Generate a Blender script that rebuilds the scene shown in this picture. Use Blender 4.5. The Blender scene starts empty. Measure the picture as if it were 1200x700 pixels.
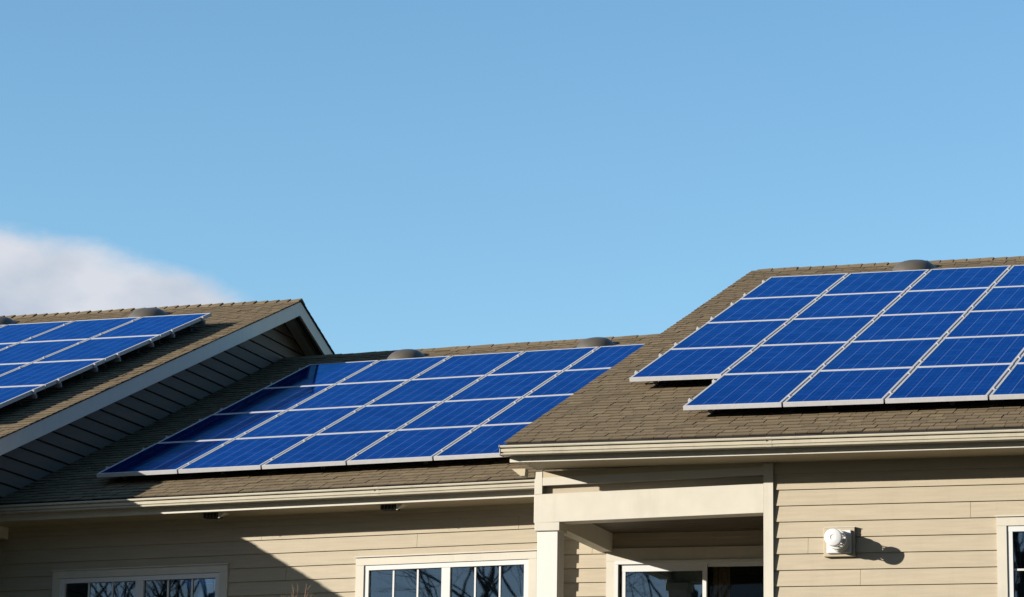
import bpy, bmesh, math, random
from mathutils import Vector, Matrix
R = math.radians
random.seed(7)
S = bpy.context.scene
COL = S.collection

# ------------------------------------------------------------------ camera
PITCH, YAW, ROLL = 0.2172, -0.325, 0.0154
cam = bpy.data.cameras.new('camera'); co = bpy.data.objects.new('camera', cam); COL.objects.link(co)
cam.sensor_width = 36.0; cam.lens = 3625.9 * 36 / 1200; cam.clip_start = 0.2; cam.clip_end = 5000
cp, sp, cy, sy, cr, sr = math.cos(PITCH), math.sin(PITCH), math.cos(YAW), math.sin(YAW), math.cos(ROLL), math.sin(ROLL)
def cdir(a, b):
    a2, b2 = cr*a + sr*b, -sr*a + cr*b
    yr, z = cp + b2*sp, sp - b2*cp
    return Vector((a2*cy + yr*sy, -a2*sy + yr*cy, z))
fw = cdir(0, 0); rt = cdir(1, 0) - fw; dn = cdir(0, 1) - fw
co.matrix_world = Matrix(((rt.x, -dn.x, -fw.x, 0), (rt.y, -dn.y, -fw.y, 0), (rt.z, -dn.z, -fw.z, 0), (0, 0, 0, 1)))
S.camera = co
GZ = -1.7                                                          # ground level, camera at eye height

# ------------------------------------------------------------------ light
L = Vector((1.435, 1.0, -0.42)).normalized()
ELEV = math.asin(-L.z); AZ = math.atan2(-L.x, -L.y)
sun = bpy.data.lights.new('sun', 'SUN'); so = bpy.data.objects.new('sun', sun); COL.objects.link(so)
sun.energy = 5.0; sun.angle = R(0.5); sun.color = (1.0, 0.945, 0.85)
so.rotation_euler = L.to_track_quat('-Z', 'Y').to_euler()
w = bpy.data.worlds.new('World'); S.world = w; w.use_nodes = True
nt = w.node_tree; nt.nodes.clear()
def wn(t, **k):
    n = nt.nodes.new(t)
    for a, b in k.items(): setattr(n, a, b)
    return n
wo = wn('ShaderNodeOutputWorld'); bg = wn('ShaderNodeBackground'); bg.inputs['Strength'].default_value = 0.088
sky = wn('ShaderNodeTexSky', sky_type='NISHITA', sun_disc=False, sun_elevation=ELEV, sun_rotation=AZ % (2*math.pi),
         altitude=0.0, air_density=1.0, dust_density=0.0, ozone_density=2.2)
def wmath(op, a, b=None, clamp=False):
    n = wn('ShaderNodeMath', operation=op, use_clamp=clamp)
    for i, v in enumerate((a, b)):
        if v is None: continue
        if isinstance(v, (int, float)): n.inputs[i].default_value = v
        else: nt.links.new(v, n.inputs[i])
    return n.outputs[0]
tc = wn('ShaderNodeTexCoord'); sx = wn('ShaderNodeSeparateXYZ'); nt.links.new(tc.outputs['Generated'], sx.inputs[0])
azn = wmath('ARCTAN2', sx.outputs[0], sx.outputs[1])
eln = wmath('ARCSINE', sx.outputs[2])
nz = wn('ShaderNodeTexNoise'); nz.inputs['Scale'].default_value = 26; nz.inputs['Detail'].default_value = 7; nz.inputs['Roughness'].default_value = 0.55
mp = wn('ShaderNodeMapping'); mp.inputs['Scale'].default_value = (1, 1, 1.8)
nt.links.new(tc.outputs['Generated'], mp.inputs[0]); nt.links.new(mp.outputs[0], nz.inputs['Vector'])
# a cloud bank: its upper edge falls towards the right
top = wmath('ADD', wmath('MULTIPLY', wmath('ADD', azn, 0.490), -0.22), 0.2370)
curve = wmath('MULTIPLY', wmath('POWER', wmath('MAXIMUM', wmath('ADD', azn, 0.465), 0.0), 2.0), -1.7)
top = wmath('ADD', top, curve)
top = wmath('ADD', top, wmath('MULTIPLY', wmath('SUBTRACT', nz.outputs[0], 0.5), 0.020))
msk = wn('ShaderNodeMapRange', interpolation_type='SMOOTHSTEP'); msk.inputs['From Min'].default_value = -0.001; msk.inputs['From Max'].default_value = 0.0085
nt.links.new(wmath('SUBTRACT', top, eln), msk.inputs['Value'])
fade = wn('ShaderNodeMapRange', interpolation_type='SMOOTHSTEP'); fade.inputs['From Min'].default_value = -0.385; fade.inputs['From Max'].default_value = -0.415
nt.links.new(azn, fade.inputs['Value'])
cm = wmath('MULTIPLY', wmath('MULTIPLY', msk.outputs[0], fade.outputs[0]), 0.88)
nz2 = wn('ShaderNodeTexNoise'); nz2.inputs['Scale'].default_value = 22; nz2.inputs['Detail'].default_value = 5
nt.links.new(mp.outputs[0], nz2.inputs['Vector'])
ccol = wn('ShaderNodeValToRGB')
ccol.color_ramp.elements[0].position = 0.36; ccol.color_ramp.elements[0].color = (2.4, 2.6, 3.0, 1)
ccol.color_ramp.elements[1].position = 0.62; ccol.color_ramp.elements[1].color = (3.4, 3.4, 3.6, 1)
dep = wmath('MULTIPLY', wmath('SUBTRACT', top, eln), 9.0)
nt.links.new(wmath('SUBTRACT', wmath('ADD', nz2.outputs[0], 0.16), dep), ccol.inputs[0])
hs = wn('ShaderNodeHueSaturation'); hs.inputs['Hue'].default_value = 0.4955; hs.inputs['Saturation'].default_value = 1.14; hs.inputs['Value'].default_value = 1.0
nt.links.new(sky.outputs[0], hs.inputs['Color'])
mx = wn('ShaderNodeMix', data_type='RGBA')
nt.links.new(cm, mx.inputs['Factor']); nt.links.new(hs.outputs[0], mx.inputs[6]); nt.links.new(ccol.outputs[0], mx.inputs[7])
nt.links.new(mx.outputs[2], bg.inputs[0]); nt.links.new(bg.outputs[0], wo.inputs[0])
S.view_settings.view_transform = 'Standard'; S.view_settings.look = 'None'; S.view_settings.gamma = 1.0
S.view_settings.exposure = 1.32
S.render.engine = 'CYCLES'
S.cycles.max_bounces = 6; S.cycles.transparent_max_bounces = 8; S.cycles.sample_clamp_indirect = 6

# ------------------------------------------------------------------ materials
class NT:
    def __init__(s, name):
        s.m = bpy.data.materials.new(name); s.m.use_nodes = True; s.t = s.m.node_tree
        s.b = s.t.nodes['Principled BSDF']
    def n(s, t, **k):
        x = s.t.nodes.new(t)
        for a, b in k.items(): setattr(x, a, b)
        return x
    def l(s, a, b): s.t.links.new(a, b)
    def math(s, op, a, b=None, c=None, clamp=False):
        x = s.n('ShaderNodeMath', operation=op, use_clamp=clamp)
        for i, v in enumerate((a, b, c)):
            if v is None: continue
            if isinstance(v, (int, float)): x.inputs[i].default_value = v
            else: s.l(v, x.inputs[i])
        return x.outputs[0]
    def noise(s, scale, detail=4, stretch=None, rough=0.5, coord='Object'):
        c = s.n('ShaderNodeTexCoord'); x = s.n('ShaderNodeTexNoise')
        x.inputs['Scale'].default_value = scale; x.inputs['Detail'].default_value = detail; x.inputs['Roughness'].default_value = rough
        if stretch:
            m = s.n('ShaderNodeMapping'); m.inputs['Scale'].default_value = stretch
            s.l(c.outputs[coord], m.inputs[0]); s.l(m.outputs[0], x.inputs['Vector'])
        else: s.l(c.outputs[coord], x.inputs['Vector'])
        return x.outputs[0]
    def mix(s, f, a, b, mode='MIX'):
        x = s.n('ShaderNodeMix', data_type='RGBA', blend_type=mode)
        for sock, v in ((x.inputs['Factor'], f), (x.inputs[6], a), (x.inputs[7], b)):
            if isinstance(v, (int, float)): sock.default_value = v
            elif isinstance(v, tuple): sock.default_value = (*v, 1)
            else: s.l(v, sock)
        return x.outputs[2]
    def bump(s, h, strength, dist=0.01):
        x = s.n('ShaderNodeBump'); x.inputs['Strength'].default_value = strength; x.inputs['Distance'].default_value = dist
        s.l(h, x.inputs['Height']); s.l(x.outputs[0], s.b.inputs['Normal'])
    def rng(s, v, a, b, c=0.0, d=1.0, smooth=False):
        x = s.n('ShaderNodeMapRange', interpolation_type='SMOOTHSTEP' if smooth else 'LINEAR')
        for k, q in zip(('From Min', 'From Max', 'To Min', 'To Max'), (a, b, c, d)): x.inputs[k].default_value = q
        s.l(v, x.inputs['Value']); return x.outputs[0]
def sc(c, k): return tuple(min(1, x*k) for x in c)

def paint(name, c, rough=0.55, var=0.10, bump=0.08, stretch=None, scale=6, rnd=0.0, spec=0.35, dirt=0.0):
    t = NT(name); c = sc(c, ALB)
    n1 = t.noise(scale, 6, stretch)
    col = t.mix(t.rng(n1, 0.3, 0.7), sc(c, 1-var), sc(c, 1+var))
    if dirt:
        n3 = t.noise(3.1, 9, (1.6, 1, 0.22), 0.72)
        col = t.mix(t.math('MULTIPLY', t.rng(n3, 0.52, 0.75), dirt), col, (c[0]*.45, c[1]*.42, c[2]*.38))
    if rnd:
        oi = t.n('ShaderNodeObjectInfo')
        hv = t.n('ShaderNodeHueSaturation'); t.l(t.rng(oi.outputs['Random'], 0, 1, 1-rnd, 1+rnd), hv.inputs['Value']); t.l(col, hv.inputs['Color']); col = hv.outputs[0]
    t.l(col, t.b.inputs['Base Color']); t.b.inputs['Roughness'].default_value = rough
    t.b.inputs['Specular IOR Level'].default_value = spec
    if bump: t.bump(t.noise(120, 4, stretch), bump, 0.004)
    return t.m
ALB = 0.5                                                            # every paint as dark as the exposure needs it
M = {}
M['siding'] = paint('beige_siding', (0.555, 0.468, 0.336), 0.6, 0.07, 0.25, (0.6, 1, 9), 4, 0.02, 0.25, 0.12)
M['gable_siding'] = paint('shade_darkened_siding', (0.20, 0.160, 0.125), 0.65, 0.06, 0.2, (1, 0.5, 8), 4, 0.06, 0.2, 0.10)  # the gable wall's shade is put into this darker colour
M['trim'] = paint('cream_trim', (0.73, 0.675, 0.56), 0.5, 0.04, 0.12, None, 5, 0.0, 0.35, 0.20)
M['rake'] = paint('pale_grey_trim', (0.84, 0.78, 0.68), 0.5, 0.03, 0.05, (1, 4, 1), 3, 0.0, 0.35, 0.12)
M['gutter'] = paint('beige_gutter_metal', (0.62, 0.56, 0.43), 0.38, 0.06, 0.15, (1, 1, 1), 5, 0.0, 0.4, 0.35)
M['soffit'] = paint('beige_soffit', (0.60, 0.50, 0.33), 0.6, 0.05, 0.05, None, 5)
M['shade_ceiling'] = paint('shade_darkened_ceiling', (0.13, 0.095, 0.06), 0.6, 0.15, 0.1, (0.5, 8, 1), 4, 0.06)  # porch shade is put into the ceiling boards' dark colour
M['white'] = paint('white_vinyl', (0.82, 0.82, 0.80), 0.35, 0.02, 0.0, None, 5, 0.0, 0.5, 0.05)
M['post'] = paint('white_post_paint', (0.84, 0.81, 0.74), 0.45, 0.02, 0.05, None, 5, 0.0, 0.4, 0.06)
M['dark'] = paint('dark_void', (0.02, 0.018, 0.016), 0.9, 0.2, 0.0)
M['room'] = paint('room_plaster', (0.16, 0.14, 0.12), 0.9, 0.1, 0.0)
M['curtain'] = paint('tan_curtain', (0.42, 0.30, 0.17), 0.9, 0.12, 0.1, (14, 1, 0.2), 6)
M['felt'] = paint('roof_felt', (0.022, 0.019, 0.016), 0.95, 0.2, 0.0)
M['alum'] = paint('aluminium_frame', (0.64, 0.63, 0.64), 0.5, 0.06, 0.0, None, 20, 0.03, 0.12, 0.2)
M['alum'].node_tree.nodes['Principled BSDF'].inputs['Metallic'].default_value = 0.0
M['bracket'] = paint('bracket_metal', (0.24, 0.24, 0.24), 0.5, 0.1, 0.0, None, 20)
M['ventmetal'] = paint('brown_vent_metal', (0.125, 0.104, 0.074), 0.42, 0.08, 0.0, None, 9, 0.05, 0.5, 0.15)
M['bark'] = paint('grey_bark', (0.13, 0.105, 0.085), 0.9, 0.3, 0.4, (1, 1, .3), 8)
M['twig'] = paint('red_brown_twig', (0.30, 0.19, 0.12), 0.8, 0.2, 0.0)
M['plastic'] = paint('white_vent_plastic', (0.86, 0.86, 0.84), 0.4, 0.02, 0.0, None, 9, 0.0, 0.5, 0.06)

def shingle_mat():
    t = NT('brown_shingle')
    at = t.n('ShaderNodeAttribute', attribute_name='tone', attribute_type='GEOMETRY')
    r = t.n('ShaderNodeValToRGB'); e = r.color_ramp.elements
    e[0].position = 0.0; e[0].color = (0.012, 0.010, 0.008, 1); e[1].position = 1.0; e[1].color = (0.240, 0.178, 0.108, 1)
    x = e.new(0.2); x.color = (0.125, 0.095, 0.061, 1); x = e.new(0.55); x.color = (0.188, 0.141, 0.087, 1)
    t.l(at.outputs['Fac'], r.inputs[0])
    n = t.noise(170, 5, None, 0.7); n2 = t.noise(1.1, 5, None, 0.6)
    c = t.mix(t.rng(n, 0.3, 0.7), sc((1, 1, 1), 0.62), (1.0, 1.0, 1.0)); c = t.mix(1.0, r.outputs[0], c, 'MULTIPLY')
    c = t.mix(t.rng(n2, 0.35, 0.7, 0.0, 0.35), c, (0.085, 0.070, 0.048))
    t.l(c, t.b.inputs['Base Color']); t.b.inputs['Roughness'].default_value = 0.95; t.b.inputs['Specular IOR Level'].default_value = 0.03
    t.bump(n, 0.5, 0.003)
    return t.m
M['shingle'] = shingle_mat()

PW, PL = 0.982, 1.636                                              # one panel
def cell_mat():
    t = NT('blue_cell_glass')
    c = t.n('ShaderNodeTexCoord'); s = t.n('ShaderNodeSeparateXYZ'); t.l(c.outputs['Object'], s.inputs[0])
    u = t.math('DIVIDE', t.math('SUBTRACT', s.outputs[0], 0.026), 0.155)
    v = t.math('DIVIDE', t.math('SUBTRACT', s.outputs[1], 0.028), 0.158)
    fu, fv = t.math('FRACT', u), t.math('FRACT', v)
    def edge(f, wd): return t.math('GREATER_THAN', t.math('ABSOLUTE', t.math('SUBTRACT', f, 0.5)), 0.5 - wd)
    gu, gv = edge(fu, 0.022), edge(fv, 0.06)
    bus = t.math('LESS_THAN', t.math('ABSOLUTE', t.math('SUBTRACT', t.math('ABSOLUTE', t.math('SUBTRACT', fu, 0.5)), 0.22)), 0.009)
    cb = t.n('ShaderNodeCombineXYZ'); t.l(t.math('FLOOR', u), cb.inputs[0]); t.l(t.math('FLOOR', v), cb.inputs[1])
    oi = t.n('ShaderNodeObjectInfo'); t.l(t.math('MULTIPLY', oi.outputs['Random'], 97.0), cb.inputs[2])
    wh = t.n('ShaderNodeTexWhiteNoise', noise_dimensions='3D'); t.l(cb.outputs[0], wh.inputs[0])
    vo = t.n('ShaderNodeTexVoronoi'); vo.inputs['Scale'].default_value = 60; t.l(c.outputs['Object'], vo.inputs['Vector'])
    k = t.math('ADD', t.math('MULTIPLY', wh.outputs['Value'], 0.6), t.math('MULTIPLY', vo.outputs['Color'], 0.4))
    col = t.mix(k, (0.0005, 0.004, 0.044), (0.0010, 0.010, 0.094))
    col = t.mix(t.math('MULTIPLY', bus, 0.10), col, (0.30, 0.36, 0.55))
    col = t.mix(t.math('MULTIPLY', gv, 0.7), col, (0.004, 0.008, 0.05))
    col = t.mix(t.math('MULTIPLY', gu, 0.24), col, (0.36, 0.44, 0.66))
    hv = t.n('ShaderNodeHueSaturation'); t.l(t.rng(oi.outputs['Random'], 0, 1, 0.9, 1.1), hv.inputs['Value']); t.l(col, hv.inputs['Color'])
    t.l(hv.outputs[0], t.b.inputs['Base Color'])
    t.b.inputs['Roughness'].default_value = 0.5; t.b.inputs['Specular IOR Level'].default_value = 0.0
    # textured anti-reflection glass: weak mirror that grows towards grazing
    lw = t.n('ShaderNodeLayerWeight'); lw.inputs[0].default_value = 0.5
    f = t.math('ADD', t.math('MULTIPLY', t.math('POWER', lw.outputs['Facing'], 5.0), 1.05), 0.04)
    gl = t.n('ShaderNodeBsdfGlossy'); gl.inputs['Roughness'].default_value = 0.05
    gc = t.mix(t.math('MULTIPLY', gv, 0.5), t.mix(t.math('MULTIPLY', gu, 0.22), t.mix(wh.outputs['Value'], (0.10, 0.42, 0.95), (0.16, 0.50, 1.0)), (0.60, 0.80, 1.0)), (0.04, 0.22, 0.55)); t.l(gc, gl.inputs['Color'])
    ms = t.n('ShaderNodeMixShader'); o = t.t.nodes['Material Output']
    t.l(f, ms.inputs[0]); t.l(t.b.outputs[0], ms.inputs[1]); t.l(gl.outputs[0], ms.inputs[2]); t.l(ms.outputs[0], o.inputs[0])
    return t.m
M['cell'] = cell_mat()

def glass_mat(name='window_glass', ior=2.35, tint=(0.55, 0.58, 0.58, 1)):
    t = NT(name)
    for n in list(t.t.nodes): t.t.nodes.remove(n)
    o = t.n('ShaderNodeOutputMaterial'); tr = t.n('ShaderNodeBsdfTransparent'); tr.inputs[0].default_value = tint
    g = t.n('ShaderNodeBsdfGlossy'); g.inputs['Roughness'].default_value = 0.012; g.inputs['Color'].default_value = (0.58, 0.80, 1.0, 1)
    m = t.n('ShaderNodeMixShader'); fr = t.n('ShaderNodeFresnel'); fr.inputs[0].default_value = ior
    b = t.n('ShaderNodeBump'); b.inputs['Strength'].default_value = 0.03; b.inputs['Distance'].default_value = 0.02
    t.l(t.noise(1.7, 2, None, 0.4), b.inputs['Height']); t.l(b.outputs[0], g.inputs['Normal'])
    t.l(fr.outputs[0], m.inputs[0]); t.l(tr.outputs[0], m.inputs[1]); t.l(g.outputs[0], m.inputs[2]); t.l(m.outputs[0], o.inputs[0])
    return t.m
M['glass'] = glass_mat()
M['clear'] = glass_mat('clear_door_glass', 1.25, (0.75, 0.75, 0.72, 1))
def ground_mat():
    t = NT('winter_lawn')
    a = t.noise(0.35, 8, None, 0.65); b = t.noise(9, 6)
    c = t.mix(t.rng(a, 0.35, 0.65), (0.036, 0.038, 0.020), (0.060, 0.050, 0.030)); c = t.mix(t.rng(b, 0.3, 0.7, 0, 0.5), c, (0.026, 0.030, 0.014))
    t.l(c, t.b.inputs['Base Color']); t.b.inputs['Roughness'].default_value = 0.95; t.bump(b, 0.6, 0.05)
    return t.m
M['ground'] = ground_mat()

# ------------------------------------------------------------------ builders
def link(o, parent=None):
    COL.objects.link(o)
    if parent: o.parent = parent
    return o
def thing(name, label, cat, loc, group=None):
    o = link(bpy.data.objects.new(name, None)); o.location = loc; o.empty_display_size = 0.2
    o['label'] = label; o['category'] = cat
    if group: o['group'] = group
    return o
def org(parent):
    """the world point a child's coordinates count from"""
    p = Vector((0, 0, 0))
    while parent is not None: p += parent.location; parent = parent.parent
    return p
class MB:
    def __init__(s, T=None): s.v, s.f, s.T, s.tone = [], [], T or (lambda p: p), []
    def add(s, vs, fs, tone=0.5):
        n = len(s.v); s.v += [Vector(p) for p in vs]; s.f += [tuple(i+n for i in f) for f in fs]; s.tone += [tone]*len(fs); return s
    def hexa(s, p, tone=0.5, edge=None):                            # 4 bottom corners, 4 top corners
        s.add(p, [(3, 2, 1, 0), (4, 5, 6, 7), (0, 1, 5, 4), (1, 2, 6, 5), (2, 3, 7, 6), (3, 0, 4, 7)], tone)
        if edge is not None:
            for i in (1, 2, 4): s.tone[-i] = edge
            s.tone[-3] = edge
        return s
    def box(s, x0, x1, y0, y1, z0, z1, tone=0.5):
        return s.hexa([(x0, y0, z0), (x1, y0, z0), (x1, y1, z0), (x0, y1, z0), (x0, y0, z1), (x1, y0, z1), (x1, y1, z1), (x0, y1, z1)], tone)
    def prism(s, prof, x0, x1, axis='x'):                           # (y,z) outline run along x
        n = len(prof)
        if axis == 'x': vs = [(x0, y, z) for y, z in prof] + [(x1, y, z) for y, z in prof]
        else: vs = [(y, x0, z) for y, z in prof] + [(y, x1, z) for y, z in prof]
        return s.add(vs, [tuple(range(n-1, -1, -1)), tuple(range(n, 2*n))] + [(i, (i+1) % n, n+(i+1) % n, n+i) for i in range(n)])
    def tube(s, a, b, r0, r1=None, n=8, cap=True):
        a, b = Vector(a), Vector(b); r1 = r0 if r1 is None else r1
        d = (b-a).normalized(); u = d.orthogonal().normalized(); v = d.cross(u)
        vs = [a + (u*math.cos(2*math.pi*i/n) + v*math.sin(2*math.pi*i/n))*r0 for i in range(n)] + \
             [b + (u*math.cos(2*math.pi*i/n) + v*math.sin(2*math.pi*i/n))*r1 for i in range(n)]
        fs = [(i, (i+1) % n, n+(i+1) % n, n+i) for i in range(n)]
        if cap: fs += [tuple(range(n-1, -1, -1)), tuple(range(n, 2*n))]
        return s.add(vs, fs)
    def lathe(s, prof, c, axis, n=32):                              # prof: (radius, height along axis)
        ax = Vector(axis).normalized(); u = ax.orthogonal().normalized(); v = ax.cross(u); c = Vector(c); k = len(prof)
        vs = [c + ax*h + (u*math.cos(2*math.pi*i/n) + v*math.sin(2*math.pi*i/n))*r for i in range(n) for r, h in prof]
        fs = [(i*k+j, ((i+1) % n)*k+j, ((i+1) % n)*k+j+1, i*k+j+1) for i in range(n) for j in range(k-1)]
        return s.add(vs, fs)
    def mesh(s, name, mat, off=Vector((0, 0, 0)), smooth=False, bevel=0, tone=False):
        me = bpy.data.meshes.new(name)
        me.from_pydata([s.T(p) - off for p in s.v], [], s.f)
        bm = bmesh.new(); bm.from_mesh(me)
        if bevel:
            bmesh.ops.bevel(bm, geom=bm.edges[:], offset=bevel, segments=1, affect='EDGES', clamp_overlap=True)
        bmesh.ops.recalc_face_normals(bm, faces=bm.faces[:]); bm.to_mesh(me); bm.free()
        if tone:
            a = me.attributes.new('tone', 'FLOAT', 'FACE'); a.data.foreach_set('value', s.tone)
        if smooth:
            for p in me.polygons: p.use_smooth = True
            me.set_sharp_from_angle(angle=R(35))
        me.materials.append(mat); return me
    def part(s, name, mat, parent, kind=None, **k):
        o = link(bpy.data.objects.new(name, s.mesh(name, mat, org(parent), **k)), parent)
        if kind: o['kind'] = kind
        return o

PA = R(21.591); CP, SP, TP = math.cos(PA), math.sin(PA), math.tan(PA)
def tilt(k, xc): return lambda p: Vector((p[0], p[1], p[2] + k*(p[0]-xc)))
class Roof:
    """front slope: s runs up the slope from the foot of the panel array, h is height above the shingles"""
    def __init__(s, px, py, pz, eave, ridge, x0, x1, T, k, d=0.13):
        s.bx, s.by, s.bz = px, py + SP*d, pz - CP*d
        s.s0, s.s1 = (eave - s.by)/CP, (ridge - s.by)/CP
        s.x0, s.x1, s.T, s.k = x0, x1, T, k
        s.eave = (eave, s.z(eave)); s.ridge = (ridge, s.z(ridge))
    def z(s, y): return s.bz + (y - s.by)*TP
    def p(s, x, sl, h=0.0): return Vector((x, s.by + sl*CP - h*SP, s.bz + sl*SP + h*CP))
    def mat(s, x, sl, h):
        q = s.T(s.p(x, sl, h))
        ax = Vector((1, 0, s.k)).normalized(); ay = Vector((0, CP, SP)); az = ax.cross(ay).normalized(); ay = az.cross(ax)
        m = Matrix((ax, ay, az)).transposed().to_4x4(); m.translation = q; return m
TM, TR, TL = tilt(0.010, -12.5), tilt(-0.0100, -7.2), tilt(0.0, 0)
RM = Roof(-15.3436, 30.9752, 5.5015, 30.30, 38.45, -16.26, -9.34, TM, 0.010)
RR = Roof(-8.9288, 28.7838, 5.5163, 27.99, 37.90, -9.50, -1.5, TR, -0.010)
RL = Roof(-16.4646, 30.3481, 6.1049, 27.99, 38.28, -24.0, -15.93, TL, 0.0, 0.18)

BX = {'m': Vector((-12.7, 30.8, GZ)), 'r': Vector((-5.5, 28.5, GZ)), 'l': Vector((-20, 28.5, GZ))}
HM = thing('townhouse', 'beige sided middle townhouse with recessed wall and low roof between its two neighbours', 'house', BX['m'], 'joined townhouses')
HR = thing('townhouse', 'beige townhouse on the right with cream porch beam, white post and round wall vent', 'house', BX['r'], 'joined townhouses')
HL = thing('townhouse', 'townhouse on the left with pale gable trim over dark shaded siding', 'house', BX['l'], 'joined townhouses')

# ground
g = MB().add([(-400, -300, GZ), (400, -300, GZ), (400, 900, GZ), (-400, 900, GZ)], [(0, 1, 2, 3)])
go = g.part('ground', M['ground'], None); go['kind'] = 'structure'

# ------------------------------------------------------------------ roofs
EXPO = 0.143
WID = (0.112, 0.138, 0.165, 0.20)
TONES = (0.32, 0.44, 0.50, 0.56, 0.64, 0.80)
SHM = {}
def shingle_mesh(wi, ti):
    if (wi, ti) not in SHM:
        b = MB(); wd = WID[wi] - 0.006; up = EXPO + 0.02; th = 0.011
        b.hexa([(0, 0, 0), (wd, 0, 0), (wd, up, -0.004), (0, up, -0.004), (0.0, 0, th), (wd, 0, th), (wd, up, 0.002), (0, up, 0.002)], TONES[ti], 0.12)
        SHM[wi, ti] = b.mesh('shingle', M['shingle'], tone=True)
    return SHM[wi, ti]
def roofing(H, rf, covered, n_single, order, capz=1.0):
    T = rf.T; o = org(H)
    (ey, ez), (ry, rz) = rf.eave, rf.ridge
    # decking: both slopes, 40 mm thick, its upper face 4 mm under the shingles
    d = MB(T)
    a, b2 = rf.p(0, rf.s0 + .012, -0.004), rf.p(0, rf.s1, -0.004)
    by = 2*ry - ey
    d.prism([(a.y, a.z), (b2.y, b2.z), (by, a.z), (by, a.z-.045), (b2.y, b2.z-.047), (a.y, a.z-.045)], rf.x0+.035, rf.x1-.035)
    roof = d.part('roof', M['felt'], H)
    bk = MB(T)                                                        # the far slope, never seen from the street: courses only
    n = int((rf.s1 - rf.s0)/EXPO)
    for i in range(n):
        y0 = by - i*EXPO*CP; z0 = a.z + i*EXPO*SP; y1 = y0 - EXPO*CP; z1 = z0 + EXPO*SP
        bk.add([(rf.x0, y0, z0+.012), (rf.x1, y0, z0+.012), (rf.x1, y1, z1+.005), (rf.x0, y1, z1+.005), (rf.x0, y0, z0), (rf.x1, y0, z0)], [(0, 1, 2, 3), (0, 4, 5, 1)], random.choice(TONES))
    bk.part('shingle_course', M['shingle'], H, 'stuff', tone=True)
    tabs = []
    nrow = int((rf.s1 - rf.s0)/EXPO) + 1
    for r in range(nrow):
        sl = rf.s0 + r*EXPO
        x = rf.x0 - random.random()*0.12
        while x < rf.x1 - 0.01:
            wi = random.choice((0, 1, 1, 2, 2, 3)); ti = min(5, max(0, int(random.gauss(2.6, 1.45)))); wd = WID[wi]
            tabs.append((x, sl, wi, ti, random.random()*0.006, wd)); x += wd
    vis = [t for t in tabs if not covered(t[0], t[1]) and t[0] >= rf.x0 and t[0]+t[5] <= rf.x1 and t[1]+EXPO+.02 <= rf.s1]
    vis.sort(key=order); single = set(vis[:n_single])
    rest = MB(T)
    for t in tabs:
        x, sl, wi, ti, lift, wd = t
        if t in single:
            so_ = link(bpy.data.objects.new('shingle', shingle_mesh(wi, ti)), H); m = rf.mat(x, sl, lift); m.translation -= o; so_.matrix_local = m
        else:
            x0, x1 = max(x, rf.x0), min(x+wd-.006, rf.x1)
            if x1 - x0 < 0.01: continue
            up = min(sl+EXPO+.02, rf.s1)
            rest.hexa([rf.p(x0, sl, lift), rf.p(x1, sl, lift), rf.p(x1, up, lift-.004), rf.p(x0, up, lift-.004),
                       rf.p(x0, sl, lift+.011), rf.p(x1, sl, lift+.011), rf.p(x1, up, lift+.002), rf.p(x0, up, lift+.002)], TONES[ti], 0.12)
    rest.part('shingles', M['shingle'], H, 'stuff', tone=True)
    # ridge caps, each lapped over the next
    x = rf.x1; caps = {}
    while x > rf.x0 + .16:
        ti = min(5, max(0, int(random.gauss(2.2, 1.2)))); k = (ti, random.randrange(2))
        if k not in caps:
            c = MB(); wv = 0.13; th = 0.012; z0, z1 = 0.008 + .004*k[1], 0.008 + .016*capz + .004*k[1]
            def ring(xx, zz): return [(xx, -wv*CP, -wv*SP+zz), (xx, 0, zz+.012), (xx, wv*CP, -wv*SP+zz), (xx, wv*CP, -wv*SP+zz-th), (xx, 0, zz-th), (xx, -wv*CP, -wv*SP+zz-th)]
            c.add(ring(0, z1) + ring(-0.20, z0), [tuple(range(6)), tuple(range(11, 5, -1))] + [(i, 6+i, 6+(i+1) % 6, (i+1) % 6) for i in range(6)], TONES[ti])
            caps[k] = c.mesh('ridge_cap', M['shingle'], tone=True)
        oc = link(bpy.data.objects.new('ridge_cap', caps[k]), H)
        oc.location = T(Vector((x, ry, rz))) - o; x -= 0.168
    return roof
PH = 1.6558
def cov(rf, c0, c1, r0, r1): return lambda x, s: c0 + .3 < x - rf.bx < c1 - .35 and r0*PH + .45 < s < r1*PH - .5
roofing(HM, RM, cov(RM, 0, 9, 0, 4), 300, lambda t: (t[1] > 1.0, t[1], -t[0]), .4)
roofing(HR, RR, lambda x, s: cov(RR, 1, 9, 0, 5)(x, s) or cov(RR, 0, 9, 1, 5)(x, s) or x > -3.6, 300, lambda t: t[1], .4)
roofing(HL, RL, lambda x, s: cov(RL, -9, 0, -2, 4)(x, s) or x < -20.4 or (x < -16.4 and s < 0), 300, lambda t: (t[0] < -16.7, t[1]))

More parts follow.
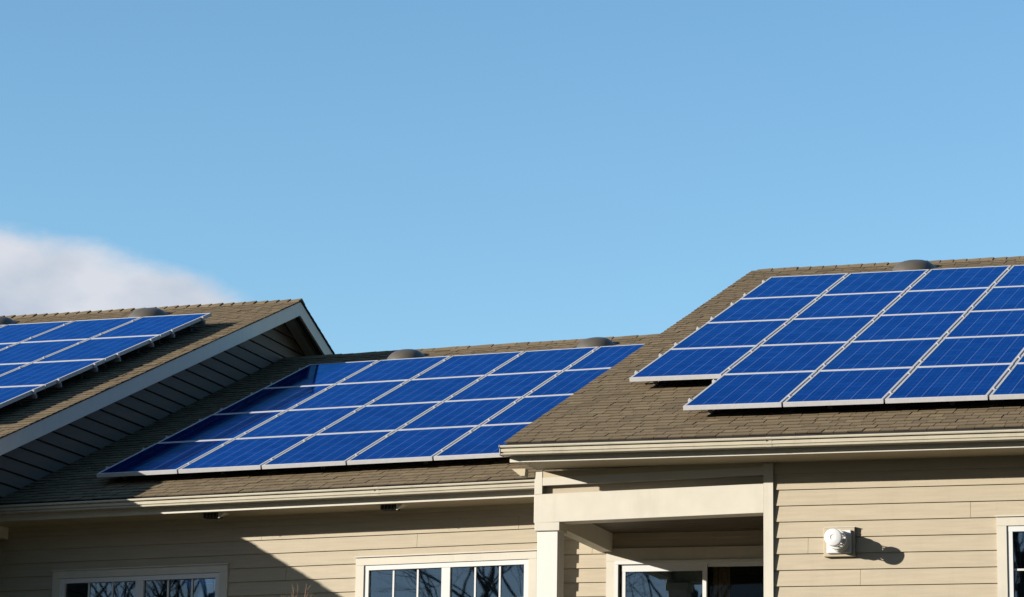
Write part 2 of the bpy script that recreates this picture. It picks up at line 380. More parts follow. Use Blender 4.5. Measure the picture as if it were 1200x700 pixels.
# ------------------------------------------------------------------ gutters, fascias, soffits
def gutter_prof(y, z):                                               # back top corner at (y, z)
    o = [(0, 0), (0, -.086), (-.108, -.086), (-.119, -.084), (-.120, -.075), (-.114, -.072), (-.100, -.069), (-.102, -.062), (-.115, -.057), (-.117, -.032),
         (-.112, -.026), (-.108, -.019), (-.136, -.018), (-.140, -.008), (-.138, 0.002), (-.130, 0.005), (-.124, -.004), (-.100, -.016), (-.092, -.074), (-.008, -.078), (-.008, 0)]
    return [(y+a, z+b) for a, b in o]
def gutter(H, T, y, z, x0, x1, capends):
    gt = MB(T).prism(gutter_prof(y, z), x0, x1).part('gutter', M['gutter'], H)
    for x, s_ in capends:
        o = [(a+y, b+z) for a, b in ((0.0, .004), (0, -.090), (-.110, -.090), (-.124, -.086), (-.121, -.064), (-.121, -.026), (-.144, -.016), (-.141, .008))]
        MB(T).prism(o, min(x, x+s_*.006), max(x, x+s_*.006)).part('end_cap', M['gutter'], gt)
    xs = x1 - 2.3
    while xs > x0 + .4:                                              # slip joints
        MB(T).prism([(y-.1412, z-.009), (y-.1392, z+.0035), (y-.129, z+.0062), (y-.1235, z-.003), (y-.1135, z-.025), (y-.1182, z-.033), (y-.1162, z-.057), (y-.1015, z-.063), (y-.1155, z-.073), (y-.1212, z-.0755), (y-.1202, z-.0852), (y-.110, z-.0885), (y, z-.0885), (y-.002, z-.060), (y-.09, z-.05)], xs, xs+.05).part('gutter_seam', M['gutter'], gt)
        xs -= 3.05
    x = x0 + .45
    while x < x1 - .2:                                               # hanger straps across the trough
        MB(T).box(x, x+.022, y-.118, y-.002, z-.012, z-.008).part('hanger', M['alum'], gt); x += .61
    return gt
# middle: fascia face Y 30.28, wall 30.80
MX0, MX1 = -16.405, -9.36
gutter(HM, TM, 30.278, 5.054, MX0, MX1, [])
MB(TM).box(MX0, MX1, 30.28, 30.31, 4.945, 5.06).part('fascia', M['trim'], HM)
MB(TM).box(MX0, MX1, 30.312, 30.80, 4.907, 4.922).part('soffit', M['soffit'], HM)
MB(TM).box(MX0, MX1, 30.768, 30.798, 4.866, 4.9065).part('frieze_board', M['soffit'], HM)
MB(TM).box(MX0, MX1, 30.279, 30.285, 4.900, 4.944).part('drip_edge', M['trim'], HM)
for xv in (-13.64, -11.59):                                          # small hooded vents under the eave
    v = MB(TM).box(xv-.09, xv+.09, 30.40, 30.52, 4.858, 4.9065).part('soffit_vent', M['dark'], HM)
    MB(TM).hexa([(xv+.092, 30.39, 4.846), (xv+.105, 30.39, 4.846), (xv+.105, 30.53, 4.89), (xv+.092, 30.53, 4.89),
                 (xv+.092, 30.39, 4.9064), (xv+.165, 30.39, 4.9064), (xv+.165, 30.53, 4.9064), (xv+.092, 30.53, 4.9064)]).part('cheek', M['trim'], v)
    for k in range(5): MB(TM).box(xv-.085+k*.038, xv-.080+k*.038, 30.392, 30.399, 4.861, 4.904).part('louvre', M['ventmetal'], v)
# right: fascia face Y 27.98, wall 28.52
RX0, RX1 = -9.485, -1.5
YW = 28.49; YP = 30.95
gutter(HR, TR, 27.978, 5.014, RX0, RX1, [(RX0, -1)])
MB(TR).box(-9.47, RX1, 27.975, 27.988, 5.020, 5.058).part('drip_edge', M['felt'], HR)
MB(TR).box(-9.425, RX1, 27.98, 28.01, 4.872, 5.012).part('fascia', M['trim'], HR)
MB(TR).box(-9.325, RX1, 28.012, YW+.02, 4.879, 4.890).part('soffit', M['soffit'], HR)
MB(TR).add([(-9.545, 28.40, 4.878), (-9.405, 28.40, 4.878), (-9.405, 28.50, 4.878), (-9.545, 28.50, 4.878), (-9.455, 28.40, 4.808), (-9.41, 28.40, 4.808), (-9.41, 28.50, 4.808), (-9.455, 28.50, 4.808)],
           [(0, 1, 2, 3), (4, 7, 6, 5), (0, 4, 5, 1), (1, 5, 6, 2), (2, 6, 7, 3), (3, 7, 4, 0)]).part('eave_return', M['soffit'], HR)
def rake_soffit(H, rf, x0, x1, T, mat='soffit'):
    (ey, ez), (ry, rz) = rf.eave, rf.ridge
    b = MB(T); ey += .05; ez += .02; by = 2*ry - ey
    b.prism([(ey, ez-.055), (ry, rz-.055), (by, ez-.055), (by, ez-.068), (ry, rz-.068), (ey, ez-.068)], x0, x1)
    return b.part('rake_soffit', M[mat], H)
rake_soffit(HR, RR, -9.47, -9.335, TR)
# left: fascia along the rake (front and back boards), soffit under it
gutter(HL, TL, 27.978, 4.87, -24, -15.97, [(-15.97, 1)])
MB(TL).box(-24, -15.98, 27.98, 28.01, 4.70, 4.86).part('fascia', M['rake'], HL)
MB(TL).box(-24, -16.02, 28.012, 28.50, 4.71, 4.725).part('soffit', M['soffit'], HL)
rake_soffit(HL, RL, -16.29, -15.983, TL, 'gable_siding')  # soffit shares the siding colour that has shade mixed in
def rake_board(H, rf, x0, x1, sgn, hgt=.192):
    (ey, ez), (ry, rz) = rf.eave, rf.ridge
    ye = ey if sgn < 0 else 2*ry - ey
    dz = -.012
    return MB(rf.T).prism([(ye, ez+dz), (ry+sgn*.0006, rz+dz), (ry+sgn*.0006, rz+dz-hgt), (ye, ez+dz-hgt)], x0, x1).part('rake_board', M['rake'], H)
rake_board(HL, RL, -15.980, -15.950, -1); rake_board(HL, RL, -15.980, -15.950, 1)
def edge_strip(H, rf, x0, x1):                                       # shingle edge that shows as a dark line over the rake board
    (ey, ez), (ry, rz) = rf.eave, rf.ridge; by = 2*ry - ey
    MB(rf.T).prism([(ey, ez+.004), (ry, rz+.004), (by, ez+.004), (by, ez-.010), (ry, rz-.010), (ey, ez-.010)], x0, x1).part('drip_edge', M['felt'], H)
edge_strip(HL, RL, -15.956, -15.936)
# back frieze along the gable wall top (far slope)
(ey, ez), (ry, rz) = RL.eave, RL.ridge
by = 2*ry - ey
MB(TL).prism([(ry+.0, rz-.072), (by-.5, ez+.5*TP-.072), (by-.5, ez+.5*TP-.145), (ry+.0, rz-.145)], -16.275, -16.13).part('frieze_board', M['trim'], HL)
MB(TL).prism([(ey+.6, ez+.6*TP-.072), (ry-.002, rz-.072), (ry-.002, rz-.135), (ey+.6, ez+.6*TP-.135)], -16.275, -16.245).part('frieze_board', M['trim'], HL)

# ------------------------------------------------------------------ siding
LAP, TOPT = 0.022, 0.004
def boards(H, T, x0, x1, Y, z_first, step, z_top, z_single, holes, joints=(), mat='siding'):
    """lap boards on a wall facing -Y; z_first is one row's lower edge; holes = (x0, x1, z0, z1)"""
    k0 = math.ceil((z_top - z_first)/step) - 1
    rest = MB(T); k = k0
    while True:
        z0 = z_first + k*step; z1 = min(z0 + step + .006, z_top)
        if z0 < GZ - .02: break
        spans = [(x0, x1)]; extra = []
        for hx0, hx1, hz0, hz1 in holes:
            if z0 < hz1 - .004 and z1 > hz0 + .004:
                n = []
                if z1 - hz1 > .012: extra.append((max(hx0, x0)+.0005, min(hx1, x1)-.0005, hz1-.004))
                for a, b in spans:
                    if hx0 > a + .01: n.append((a, min(b, hx0)))
                    if hx1 < b - .01: n.append((max(a, hx1), b))
                spans = [(a, b) for a, b in n if b - a > .01]
        for jx, jk in joints:
            if jk == k0 - k:
                spans = sum(([(a, jx-.0015), (jx+.0015, b)] if a < jx < b else [(a, b)] for a, b in spans), [])
        for a, b, zb_ in [(a, b, z0) for a, b in spans] + extra:
            zz1 = z1
            tgt = MB(T) if z0 > z_single else rest
            tt = TOPT + (LAP-TOPT)*(1-(zz1-z0)/(step+.006)); tb = TOPT + (LAP-TOPT)*(1-(zb_-z0)/(step+.006))
            zj = zz1 - (.012 if zz1 == z0 + step + .006 else 0)
            tgt.prism([(Y, zb_), (Y-tb, zb_), (Y-tb, zb_+.003), (Y-tt-.002, zj), (Y-.006, zj), (Y-.006, zz1), (Y, zz1)] if zj < zz1 else [(Y, zb_), (Y-tb, zb_), (Y-tb, zb_+.003), (Y-tt, zz1), (Y, zz1)], a, b)
            if tgt is not rest: tgt.part('siding_board', M[mat], H)
        k -= 1
    rest.part('siding', M[mat], H, 'stuff')

def window(H, T, xl, xr, zt, Y, parts=True, zb=None):
    zb = zb if zb is not None else zt - 1.36
    tw, hd = .092, .096; yo = Y - .040
    t = MB(T)
    t.box(xl, xr, yo, Y+.03, zt-hd, zt-.013); t.box(xl-.012, xr+.012, yo-.018, Y+.03, zt-.0125, zt)
    t.box(xl, xl+tw, yo+.003, Y+.03, zb+hd, zt-hd-.001); t.box(xr-tw, xr, yo+.003, Y+.03, zb+hd, zt-hd-.001)
    t.box(xl-.02, xr+.02, yo-.02, Y+.03, zb, zb+hd-.001)
    wp = t.part('window', M['trim'], H)
    a, b, c, d = xl+tw+.001, xr-tw-.001, zb+hd+.001, zt-hd-.002
    fw_ = .052; f = MB(T); y0, y1 = Y-.026, Y+.06
    f.box(a, b, y0, y1, d-fw_, d); f.box(a, b, y0, y1, c, c+fw_); f.box(a, a+fw_, y0+.001, y1, c+fw_, d-fw_); f.box(b-fw_, b, y0+.001, y1, c+fw_, d-fw_)
    f.part('frame', M['white'], wp)
    mid = (a+b)/2; mw = .048
    MB(T).box(mid-mw, mid+mw, y0+.004, y1, c+fw_, d-fw_).part('mullion', M['white'], wp)
    for p0, p1 in ((a+fw_, mid-mw), (mid+mw, b-fw_)):
        MB(T).box(p0, p1, Y+.012, Y+.018, c+fw_, d-fw_).part('pane', M['glass'], wp)
        for i in (1, 2):
            x = p0 + (p1-p0)*i/3; MB(T).box(x-.0095, x+.0095, Y-.002, Y+.011, c+fw_, d-fw_).part('muntin', M['white'], wp)
        for i in (1, 2):
            z = c+fw_ + (d-c-2*fw_)*i/3; MB(T).box(p0, p1, Y-.0015, Y+.0105, z-.0095, z+.0095).part('muntin', M['white'], wp)
        # pale strips behind the glass, standing in for the sash's reflection
        q = MB(T); e0, e1, g0, g1 = p0+.045, p1-.02, c+fw_+.03, d-fw_-.052
        q.box(e0, e1, Y+.09, Y+.095, g1, g1+.010); q.box(e0, e0+.012, Y+.09, Y+.095, g0, g1); q.part('sash_reflection', M['white'], wp)
    return (xl, xr, zb, zt)
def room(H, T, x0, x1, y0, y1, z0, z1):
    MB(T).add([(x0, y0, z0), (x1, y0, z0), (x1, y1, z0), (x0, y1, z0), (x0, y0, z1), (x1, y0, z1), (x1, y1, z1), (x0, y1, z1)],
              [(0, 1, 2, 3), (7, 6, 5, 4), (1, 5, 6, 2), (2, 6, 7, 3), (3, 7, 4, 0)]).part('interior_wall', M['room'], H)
# middle house
wl = window(HM, TM, -15.685, -13.58, 4.405, 30.80)
wm = window(HM, TM, -12.085, -10.045, 4.418, 30.80)
boards(HM, TM, -16.41, -9.86, 30.80, 4.646, 0.1495, 4.868, 3.5, [wl, wm], [(-10.26, 1), (-14.6, 3), (-12.9, 4), (-11.4, 2), (-13.2, 1), (-12.4, 7)])
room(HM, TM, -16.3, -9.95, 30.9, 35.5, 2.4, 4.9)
MB(TM).box(-16.0, -9.45, 45.9, 46.0, GZ, 5.0).part('back_wall', M['siding'], HM)
# right house: front wall right of the porch
wr = window(HR, TR, -4.806, -2.75, 4.318, YW)
boards(HR, TR, -6.930, -1.6, YW, 4.616, 0.154, 4.8785, 3.3, [wr], [(-6.1, 7), (-5.05, 3), (-5.2, 9), (-6.6, 5)])
MB(TR).box(-7.026, -6.932, YW-.042, YW+.05, GZ, 4.871).part('corner_board', M['trim'], HR)
MB(TM).box(-9.885, -9.8605, 30.802, 30.98, GZ, 4.88).part('return_wall', M['siding'], HM)
boards(HR, TR, -9.8595, -7.03, YP, 4.666+.012, 0.1495, 4.62, 3.5, [(-9.325, -7.15, 2.3, 4.428)], [(-9.49, 1)])
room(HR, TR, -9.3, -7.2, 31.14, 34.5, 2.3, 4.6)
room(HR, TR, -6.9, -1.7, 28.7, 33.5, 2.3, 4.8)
MB(TR).box(-7.024, -6.95, YW+.052, 30.95, GZ, 4.87).part('porch_side_wall', M['siding'], HR)
MB(TR).box(-1.7, -1.6, YW, 46.0, GZ, 5.3).part('end_wall', M['siding'], HR)
MB(TR).box(-9.36, -9.31, 31.0, 46.0, GZ, 5.3).part('party_wall', M['siding'], HR)
MB(TR).add([(-9.3, 28.6, 5.0), (-9.3, 37.9, 8.9), (-9.3, 47, 5.0), (-9.25, 28.6, 5.0), (-9.25, 37.9, 8.85), (-9.25, 47, 5.0)], [(0, 1, 2), (5, 4, 3), (0, 3, 4, 1), (1, 4, 5, 2), (2, 5, 3, 0)]).part('gable_wall', M['siding'], HR)
# porch
TQ = tilt(0.011, -8.17)
BZ0, BZ1 = 4.383, 4.664
MB(TQ).box(-9.330, -7.028, YW-.03, YW+.16, BZ0, BZ1).part('porch_beam', M['trim'], HR, bevel=.003)
MB(TQ).box(-9.329, -9.250, YW-.028, YW+.10, BZ1+.002, 4.885).part('corner_board', M['trim'], HR)
MB(TQ).box(-9.249, -7.028, YW-.026, YW+.10, 4.748, 4.826).part('frieze_board', M['trim'], HR)
MB(TQ).box(-9.249, -7.028, YW-.023, YW+.10, 4.8265, 4.886).part('frieze_board', M['soffit'], HR)
MB(TQ).box(-9.249, -7.028, YW+.035, YW+.09, BZ1+.002, 4.747).part('siding_board', M['siding'], HR)
MB(TR).box(-9.395, -9.265, YW+.17, 30.925, 4.395, 4.66).part('side_beam', M['trim'], HR)
MB(TR).box(-9.263, -7.03, YW+.17, 30.925, 4.600, 4.63).part('porch_ceiling', M['soffit'], HR)
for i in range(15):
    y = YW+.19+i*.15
    MB(TR).box(-9.262, -7.03, y, y+.142, 4.588, 4.599).part('ceiling_board', M['shade_ceiling'], HR)
pp = MB(TR).box(-9.298, -9.088, YW-.012, YW+.198, GZ, 4.276).part('porch_post', M['post'], HR, bevel=.004)
MB(TR).box(-9.320, -9.066, YW-.034, YW+.22, 4.270, 4.352).part('post_cap', M['trim'], pp, bevel=.003)
# sliding door
YB = YP
TD = lambda p: TR((-7.03 + (p[0]+7.03)*1.022, p[1], p[2]+.023))
dt = MB(TD)
dt.box(-9.28, -7.15, YB-.036, YB+.02, 4.272, 4.405); dt.box(-9.28, -9.185, YB-.034, YB+.02, 2.3, 4.271); dt.box(-7.245, -7.15, YB-.034, YB+.02, 2.3, 4.271)
door = dt.part('sliding_door', M['trim'], HR)
fr = MB(TD)
fr.box(-9.184, -7.246, YB-.05, YB+.10, 4.235, 4.270); fr.box(-9.184, -9.150, YB-.049, YB+.10, 2.3, 4.234); fr.box(-7.28, -7.246, YB-.049, YB+.10, 2.3, 4.234)
fr.part('frame', M['white'], door)
pn = MB(TD)                                                          # left leaf stands in front
pn.box(-9.118, -8.262, YB-.022, YB+.02, 4.160, 4.234); pn.box(-9.118, -9.078, YB-.021, YB+.02, 2.5, 4.159); pn.box(-8.262, -8.222, YB-.024, YB+.02, 2.4, 4.2345); pn.box(-9.078, -8.262, YB-.021, YB+.02, 2.4, 2.5)
pn.part('door_leaf', M['white'], door)
MB(TD).box(-9.078, -8.262, YB-.004, YB+.002, 2.5, 4.160).part('pane', M['glass'], door)
pr = MB(TD)
pr.box(-8.22, -7.282, YB+.03, YB+.07, 4.205, 4.234); pr.box(-7.32, -7.282, YB+.031, YB+.07, 2.4, 4.204)
pr.part('door_leaf', M['white'], door)
MB(TD).box(-8.22, -7.32, YB+.046, YB+.052, 2.4, 4.205).part('pane', M['clear'], door)
cu = MB(TD)
for i in range(4):
    x = -8.20 + i*.045
    cu.add([(x, YB+.16, 2.4), (x+.022, YB+.135, 2.4), (x+.045, YB+.16, 2.4), (x, YB+.16, 4.22), (x+.022, YB+.135, 4.22), (x+.045, YB+.16, 4.22)], [(0, 1, 4, 3), (1, 2, 5, 4)])
cu.part('curtain', M['curtain'], HR)
# left house
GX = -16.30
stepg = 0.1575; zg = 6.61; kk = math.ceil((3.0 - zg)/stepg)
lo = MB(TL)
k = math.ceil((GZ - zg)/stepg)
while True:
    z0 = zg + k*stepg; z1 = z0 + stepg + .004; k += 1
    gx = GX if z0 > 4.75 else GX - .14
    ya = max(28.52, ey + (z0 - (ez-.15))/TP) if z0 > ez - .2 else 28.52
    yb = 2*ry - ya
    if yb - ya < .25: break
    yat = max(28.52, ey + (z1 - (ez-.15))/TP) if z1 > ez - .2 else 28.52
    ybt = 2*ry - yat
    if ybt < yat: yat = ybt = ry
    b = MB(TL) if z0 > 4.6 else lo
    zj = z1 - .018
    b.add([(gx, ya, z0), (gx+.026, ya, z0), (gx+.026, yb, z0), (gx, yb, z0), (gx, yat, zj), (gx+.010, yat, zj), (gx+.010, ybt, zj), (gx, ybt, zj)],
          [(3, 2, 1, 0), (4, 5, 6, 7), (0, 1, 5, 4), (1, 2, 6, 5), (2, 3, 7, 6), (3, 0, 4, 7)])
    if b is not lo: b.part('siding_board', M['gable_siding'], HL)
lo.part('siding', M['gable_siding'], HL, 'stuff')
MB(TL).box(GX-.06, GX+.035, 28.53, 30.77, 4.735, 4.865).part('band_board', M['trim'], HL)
MB(TL).add([(GX-.003, 28.53, 4.76), (GX-.003, 2*ry-28.53, 4.76), (GX-.003, 2*ry-28.53, ez+.1), (GX-.003, ry, rz-.16), (GX-.003, 28.53, ez+.1)], [(0, 1, 2, 3, 4)]).part('wall_backing', M['felt'], HL)
boards(HL, TL, -23.9, GX-.12, 28.5, 4.616, 0.154, 4.708, 9, [])
MB(TL).box(GX-.16, GX-.11, 28.44, 28.495, GZ, 4.707).part('corner_board', M['trim'], HL)
MB(TL).box(-23.9, -23.8, 28.6, 46.5, GZ, 4.9).part('end_wall', M['siding'], HL)
MB(TL).box(-23.9, GX, 47.2, 47.3, GZ, 4.9).part('back_wall', M['siding'], HL)

# ------------------------------------------------------------------ solar panels
FR = 0.027; FH = 0.046
def frame_mesh():
    b = MB()
    b.box(0, PW, 0, FR, -FH, 0); b.box(0, PW, PL-FR, PL, -FH, 0); b.box(0, FR, FR, PL-FR, -FH, -.0004); b.box(PW-FR, PW, FR, PL-FR, -FH, -.0004)
    return b.mesh('frame', M['alum'], bevel=.002)
FRAME = frame_mesh()
b = MB().box(FR-.001, PW-FR+.001, FR-.001, PL-FR+.001, -.012, -.004); GLASS = b.mesh('glass_sheet', M['cell'])
RAIL = MB().box(0, 1, -.02, .02, -.05, 0).mesh('rail', M['bracket'])
FOOT = MB().box(-.025, .025, -.022, -.014, -.078, 0).box(-.03, .03, -.022, .045, -.0845, -.0785).tube((0, -.030, -.03), (0, -.005, -.03), .011, None, 8).mesh('foot', M['bracket'])
CLAMP = MB().box(-.013, .013, -.022, .022, -.03, .006).tube((0, 0, .006), (0, 0, .014), .008, None, 6).mesh('clamp', M['alum'])
ECLAMP = MB().box(-.026, .002, -.02, .02, -.046, .004).box(.002, .012, -.02, .02, .0005, .004).tube((-.012, 0, .004), (-.012, 0, .014), .008, None, 6).mesh('end_clamp', M['alum'])
ORD = ('first', 'second', 'third', 'fourth', 'fifth', 'sixth')
def array(rf, cells, roofname, h, rowname, colname, group, racklabel, ox=0.0, os_=0.0):
    """cells: set of (column, row)"""
    T = rf.T; BX0 = rf.bx + ox
    for (i, j) in sorted(cells):
        m = rf.mat(BX0 + i + .009, j*PH + .010 + os_, h)
        t = thing('solar_panel', f'blue solar panel on the {roofname} roof, {rowname(j)}, {colname(i)}', 'solar panel', m.translation, group)
        m2 = m.copy(); m2.translation = (0, 0, 0)
        t.matrix_world = m
        link(bpy.data.objects.new('frame', FRAME), t); link(bpy.data.objects.new('glass_sheet', GLASS), t)
    c = sorted(cells)[0]
    mb_ = rf.mat(BX0 + c[0], c[1]*PH + os_, 0.0)
    rk = thing('mounting_rack', racklabel, 'mounting rack', mb_.translation, 'rails and clamps that carry the solar panels')
    o = org(rk)
    def put(name, me, m, sx=1, parent=rk):
        ob = link(bpy.data.objects.new(name, me), parent); m = m.copy(); m.translation -= o
        ob.matrix_local = m @ Matrix.Diagonal((sx, 1, 1, 1)); return ob
    for j in sorted({j for _, j in cells}):
        ii = sorted(i for i, jj in cells if jj == j); a, e = ii[0], ii[-1] + 1
        for fq in (.20, .80):
            s = (j + fq)*PH + os_
            put('rail', RAIL, rf.mat(BX0 + a - .03, s, h - FH - .001), e - a + .06)
            x = BX0 + a + .20
            while x < BX0 + e: put('foot', FOOT, rf.mat(x, s, .0845 + .004)); x += 1.2
            if x - 1.2 < BX0 + e - .3: put('foot', FOOT, rf.mat(BX0 + e - .03, s, .0885))
            for q in range(a + 1, e): put('clamp', CLAMP, rf.mat(BX0 + q, s, h))
            put('end_clamp', ECLAMP, rf.mat(BX0 + a + .007, s, h))
            put('end_clamp', ECLAMP, rf.mat(BX0 + e - .007, s, h) @ Matrix.Diagonal((-1, 1, 1, 1)))
HP = 0.150
def rn(n): return lambda j: 'bottom row' if j == 0 else 'top row' if j == n-1 else f'{ORD[j]} row up'
array(RM, {(i, j) for i in range(5) for j in range(4)}, 'middle', HP, rn(4), lambda i: f'{ORD[i]} from the left', 'solar panels on the middle roof',
      'aluminium rails and clamps under the middle roof panels', .065, -.10)
array(RR, {(i, j) for i in range(5) for j in range(5)} - {(0, 0)}, 'right', HP, rn(5), lambda i: f'{ORD[i]} from the left', 'solar panels on the right roof',
      'aluminium rails and clamps under the right roof panels', .03, -.10)
array(RL, {(i, j) for i in range(-4, 0) for j in range(4)}, 'left', 0.18,
      lambda j: 'top row' if j == 3 else f'{ORD[3-j]} row down', lambda i: 'rightmost column' if i == -1 else f'{ORD[-i-1]} from the right', 'solar panels on the left roof',
      'aluminium rails and dark brackets under the left roof panels')

# ------------------------------------------------------------------ roof vents (domes)
def roof_vent(rf, x, y, label, rad=.29):
    q = rf.T(Vector((x, y, rf.z(y))))
    t = thing('roof_vent', label, 'roof vent', q, 'dome vents near the ridges')
    n = Vector((0, -SP, CP)); up = n; q0 = q - n*.035; n = up
    b = MB(); b.lathe([(.0, .012), (rad*1.02, .012), (rad*1.02, .004)], q, n, 24); b.part('flashing', M['ventmetal'], t, smooth=True)
    b = MB(); b.lathe([(rad*.55, .0), (rad*.55, .09)], q, up, 24); b.part('throat', M['dark'], t, smooth=True)
    pr = [(rad*.99, -.02), (rad*1.0, -.014), (rad*1.0, .012), (rad*.97, .035), (rad*.90, .072), (rad*.80, .110), (rad*.68, .142), (rad*.54, .166), (rad*.38, .182), (rad*.20, .190), (.0005, .193)]
    b = MB(); b.lathe([(r_, h_*.80) for r_, h_ in pr], q0, (n*.75 + Vector((0, 0, .25))).normalized(), 40); b.part('hood', M['ventmetal'], t, smooth=True)
roof_vent(RL, -17.96, 37.68, 'brown dome vent behind the left roof panels, beside the second panel seam')
roof_vent(RL, -20.27, 37.68, 'brown dome vent at the left picture edge, cut off by the frame')
roof_vent(RM, -14.27, 37.95, 'brown dome vent behind the middle roof panels, next to the left gable', .27)
roof_vent(RM, -11.62, 37.95, 'brown dome vent behind the middle roof panels, next to the right roof slope', .27)
roof_vent(RR, -7.30, 37.42, 'brown dome vent on the ridge of the right roof, highest in the picture')

# ------------------------------------------------------------------ wall vent
VX, VZ = -6.290, 4.100
def wv():
    T = TR; y0 = YW - .022
    t = thing('wall_vent', 'round white exhaust vent with stubby pipe on a square block on the right wall', 'vent', T(Vector((VX, y0, VZ))))
    MB(T).box(VX-.150, VX+.150, y0-.035, y0+.018, VZ-.140, VZ+.135).part('mounting_block', M['siding'], t, bevel=.004)
    MB(T).box(VX-.140, VX+.155, y0-.036, y0-.0355+.04, VZ+.1355, VZ+.143).part('drip_cap', M['trim'], t)
    MB(T).box(VX-.115, VX+.120, y0-.062, y0-.0355, VZ-.112, VZ+.108).part('flange', M['plastic'], t, bevel=.006)
    c = (VX+.01, y0-.060, VZ)
    A = (0, -1, 0)
    MB(T).lathe([(.104, 0), (.104, .02), (.098, .022), (.098, .040), (.103, .042), (.103, .058), (.096, .060), (.096, .08), (.101, .082), (.101, .098), (.094, .10), (.09, .15), (.05, .152)], c, A, 36).part('pipe', M['plastic'], t, smooth=True)
    MB(T).lathe([(.022, .14), (.022, .262)], c, A, 24).part('inner_tube', M['plastic'], t, smooth=True)
    cc = Vector(c)
    for i in range(9):
        a0 = 2*math.pi*i/9; a1 = a0 + .34
        for d in (1, -1):
            p = cc + Vector((math.cos(a0)*.074, -.15, math.sin(a0)*.074)); q = cc + Vector((math.cos(a0+d*.9)*.074, -.262, math.sin(a0+d*.9)*.074))
            MB(T).tube(p, q, .0034, None, 5).part('guard_rod', M['plastic'], t)
    MB(T).lathe([(.0005, .258), (.080, .258), (.083, .262), (.083, .284), (.080, .292), (.070, .297), (.025, .298), (.022, .294), (.0005, .294)], c, A, 40).part('end_cap', M['plastic'], t, smooth=True)
wv()

# ------------------------------------------------------------------ bare trees
def grow(b, p, d, r, ln, depth, rng, spread=.55, minr=.004, up=.12, kids=(2, 3)):
    segs = 3
    for s in range(segs):
        d = (d + Vector((rng.gauss(0, .10), rng.gauss(0, .10), rng.gauss(0, .07) + up*.3))).normalized()
        q = p + d*ln/segs; r2 = max(minr*.6, r*.90)
        b.tube(p, q, r, r2, 5 if r > .02 else 3, False); p, r = q, r2
        if depth > 0 and s < segs-1 and rng.random() < .55:
            nd = (d + Vector((rng.gauss(0, spread), rng.gauss(0, spread), rng.gauss(0.05, spread*.6)))).normalized()
            grow(b, p, nd, r*.5, ln*.68, depth-1, rng, spread, minr, up, kids)
    if depth <= 0 or r < minr: return
    for k in range(rng.randint(*kids)):
        nd = (d + Vector((rng.gauss(0, spread), rng.gauss(0, spread), rng.gauss(0.08, spread*.6)))).normalized()
        grow(b, p, nd, r*rng.uniform(.6, .75), ln*rng.uniform(.68, .85), depth-1, rng, spread, minr, up, kids)
# slim sapling whose top twigs reach up in front of the shaded wall
def pix(u, v, y):
    d_ = cdir((u-600)/3625.9, (v-350)/3625.9); return d_*(y/d_.y)
q = pix(346, 705, 29.4)
sp_ = thing('bare_sapling', 'thin bare sapling with reddish twigs in front of the shaded wall', 'tree', (q.x, q.y, GZ))
bb = MB(); bb.tube((q.x-.1, q.y, GZ), (q.x, q.y, q.z-.5), .028, .012, 7)
bb.part('trunk', M['twig'], sp_)
tw = MB(); rg = random.Random(5)
base = Vector((q.x, q.y, q.z-.5))
for (u, v, r0) in ((359.5, 684.0, .0075), (344.5, 688.5, .006), (330, 696.5, .0045), (350, 687, .003), (366, 700, .004), (322, 703, .004)):
    e = pix(u, v, 29.4 + rg.uniform(-.1, .1)); m_ = base.lerp(e, .55) + Vector((rg.uniform(-.04, .04), 0, -.02))
    tw.tube(base, m_, r0*1.3, r0, 5, False); tw.tube(m_, e, r0, r0*.35, 5, False)
    for k in range(4):
        a = m_.lerp(e, rg.uniform(.1, .85)); tw.tube(a, a + (e-m_).normalized()*rg.uniform(.04, .10) + Vector((rg.uniform(-.06, .06), rg.uniform(-.04, .04), rg.uniform(-.01, .05))), r0*.42, r0*.2, 4, False)
tw.part('twig', M['twig'], sp_)
# trees across the lawn, behind the camera: they show mirrored in the window glass
rg = random.Random(11)
def mirror(u, v, yw, y):                                            # where a reflected sight line meets depth y
    d_ = cdir((u-600)/3625.9, (v-350)/3625.9); p = d_*(yw/d_.y); k = (yw - y)/d_.y; return Vector((p.x + d_.x*k, y, p.z + d_.z*k))
F = mirror(568, 694, 30.8, -12)
bt = thing('bare_tree', 'large bare tree forked low, mirrored in the right half of the middle window', 'tree', (F.x, F.y, GZ))
t1 = MB(); P0 = Vector((F.x, F.y, GZ))
t1.tube(P0, F, .18, .09, 8, False); t1.part('trunk', M['bark'], bt)
t2 = MB()
for d_, r_, l_ in (((-.42, 0, 1), .06, 2.6), ((.45, .1, 1), .065, 2.6), ((.05, .2, 1), .025, 2.0)):
    grow(t2, F, Vector(d_).normalized(), r_, l_, 5, rg, .45, .006)
for k in range(4):
    a = rg.uniform(0, 6.28); grow(t2, F - Vector((0, 0, .4 + k*.5)), Vector((math.cos(a), math.sin(a)*.6, .35)).normalized(), .045, 2.2, 4, rg, .5, .006)
t2.part('crown', M['bark'], bt)
wood = MB()
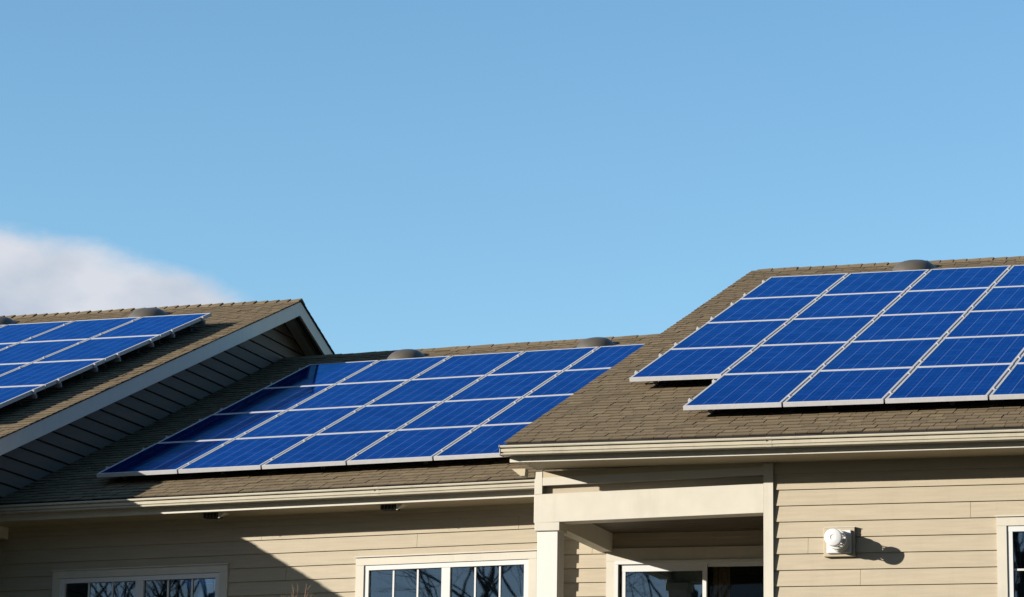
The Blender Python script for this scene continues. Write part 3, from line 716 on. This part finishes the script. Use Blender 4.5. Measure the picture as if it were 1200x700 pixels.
SPOT = [(95, 715, 30.8, 6), (140, 705, 30.8, 8), (185, 695, 30.8, 9), (220, 700, 30.8, 9), (250, 695, 30.8, 8), (535, 712, 30.8, 5),
        (608, 700, 30.8, 7), (785, 702, YP, 6), (812, 692, YP, 7), (1185, 690, YW, 14), (1198, 650, YW, 14), (1210, 690, YW, 12)]
for n_, (u, v, yw, nb) in enumerate(SPOT):
    r2 = random.Random(40 + n_); p1 = mirror(u, v, yw, r2.uniform(-15, -8)); p0 = Vector((p1.x + r2.uniform(-.2, .2), p1.y, GZ))
    wood.tube(p0, p1, .16, .09, 7, False)
    for k in range(nb):
        a = 2.4*k + r2.random(); grow(wood, p1 - Vector((0, 0, r2.random()*1.6)), Vector((math.cos(a)*.65, math.sin(a)*.4, .8)).normalized(), .034, 2.0, 4, r2, .5, .004)
wd = wood.part('bare_wood', M['bark'], None, 'stuff')
wd['label'] = 'bare winter trees mirrored as fine branches in the window panes'; wd['category'] = 'trees'

# unseen conifers added behind the camera and to the right to block sky light
cf = MB(); rg = random.Random(21)
for i in range(150):
    tall = i >= 95
    a = R(-100 + 215*i/94 + rg.uniform(-1, 1)) if not tall else R(9 + 116*(i-95)/54 + rg.uniform(-1, 1)); d_ = rg.uniform(74, 88) if not tall else rg.uniform(44, 52)
    x, y = -9 + d_*math.sin(a), 30 - d_*math.cos(a); h_ = rg.uniform(8.5, 11.0) if not tall else rg.uniform(23, 28)
    cf.tube((x, y, GZ), (x, y, GZ+1.5), .25, .22, 5, False)
    for k in range(7):
        z0 = GZ + .8 + h_*k/7.6; r0 = (5.0 if tall else 3.6)*(1-k/7.5)+.25; n = 11; off = rg.random()
        ring = [(x+math.cos(2*math.pi*(j+off)/n)*r0*(1 if j % 2 else .72)*rg.uniform(.85, 1.15), y+math.sin(2*math.pi*(j+off)/n)*r0*(1 if j % 2 else .72)*rg.uniform(.85, 1.15), z0+rg.uniform(-.25, .2)) for j in range(n)]
        cf.add(ring + [(x, y, z0 + h_/4.6)], [(j, (j+1) % n, n) for j in range(n)])
M['needle'] = paint('dark_needles', (0.06, 0.075, 0.045), 0.9, 0.3, 0.0)
o = cf.part('conifer_blocker', M['needle'], None, 'stuff'); o['label'] = 'unseen dark conifers added to block sky light'; o['category'] = 'trees'
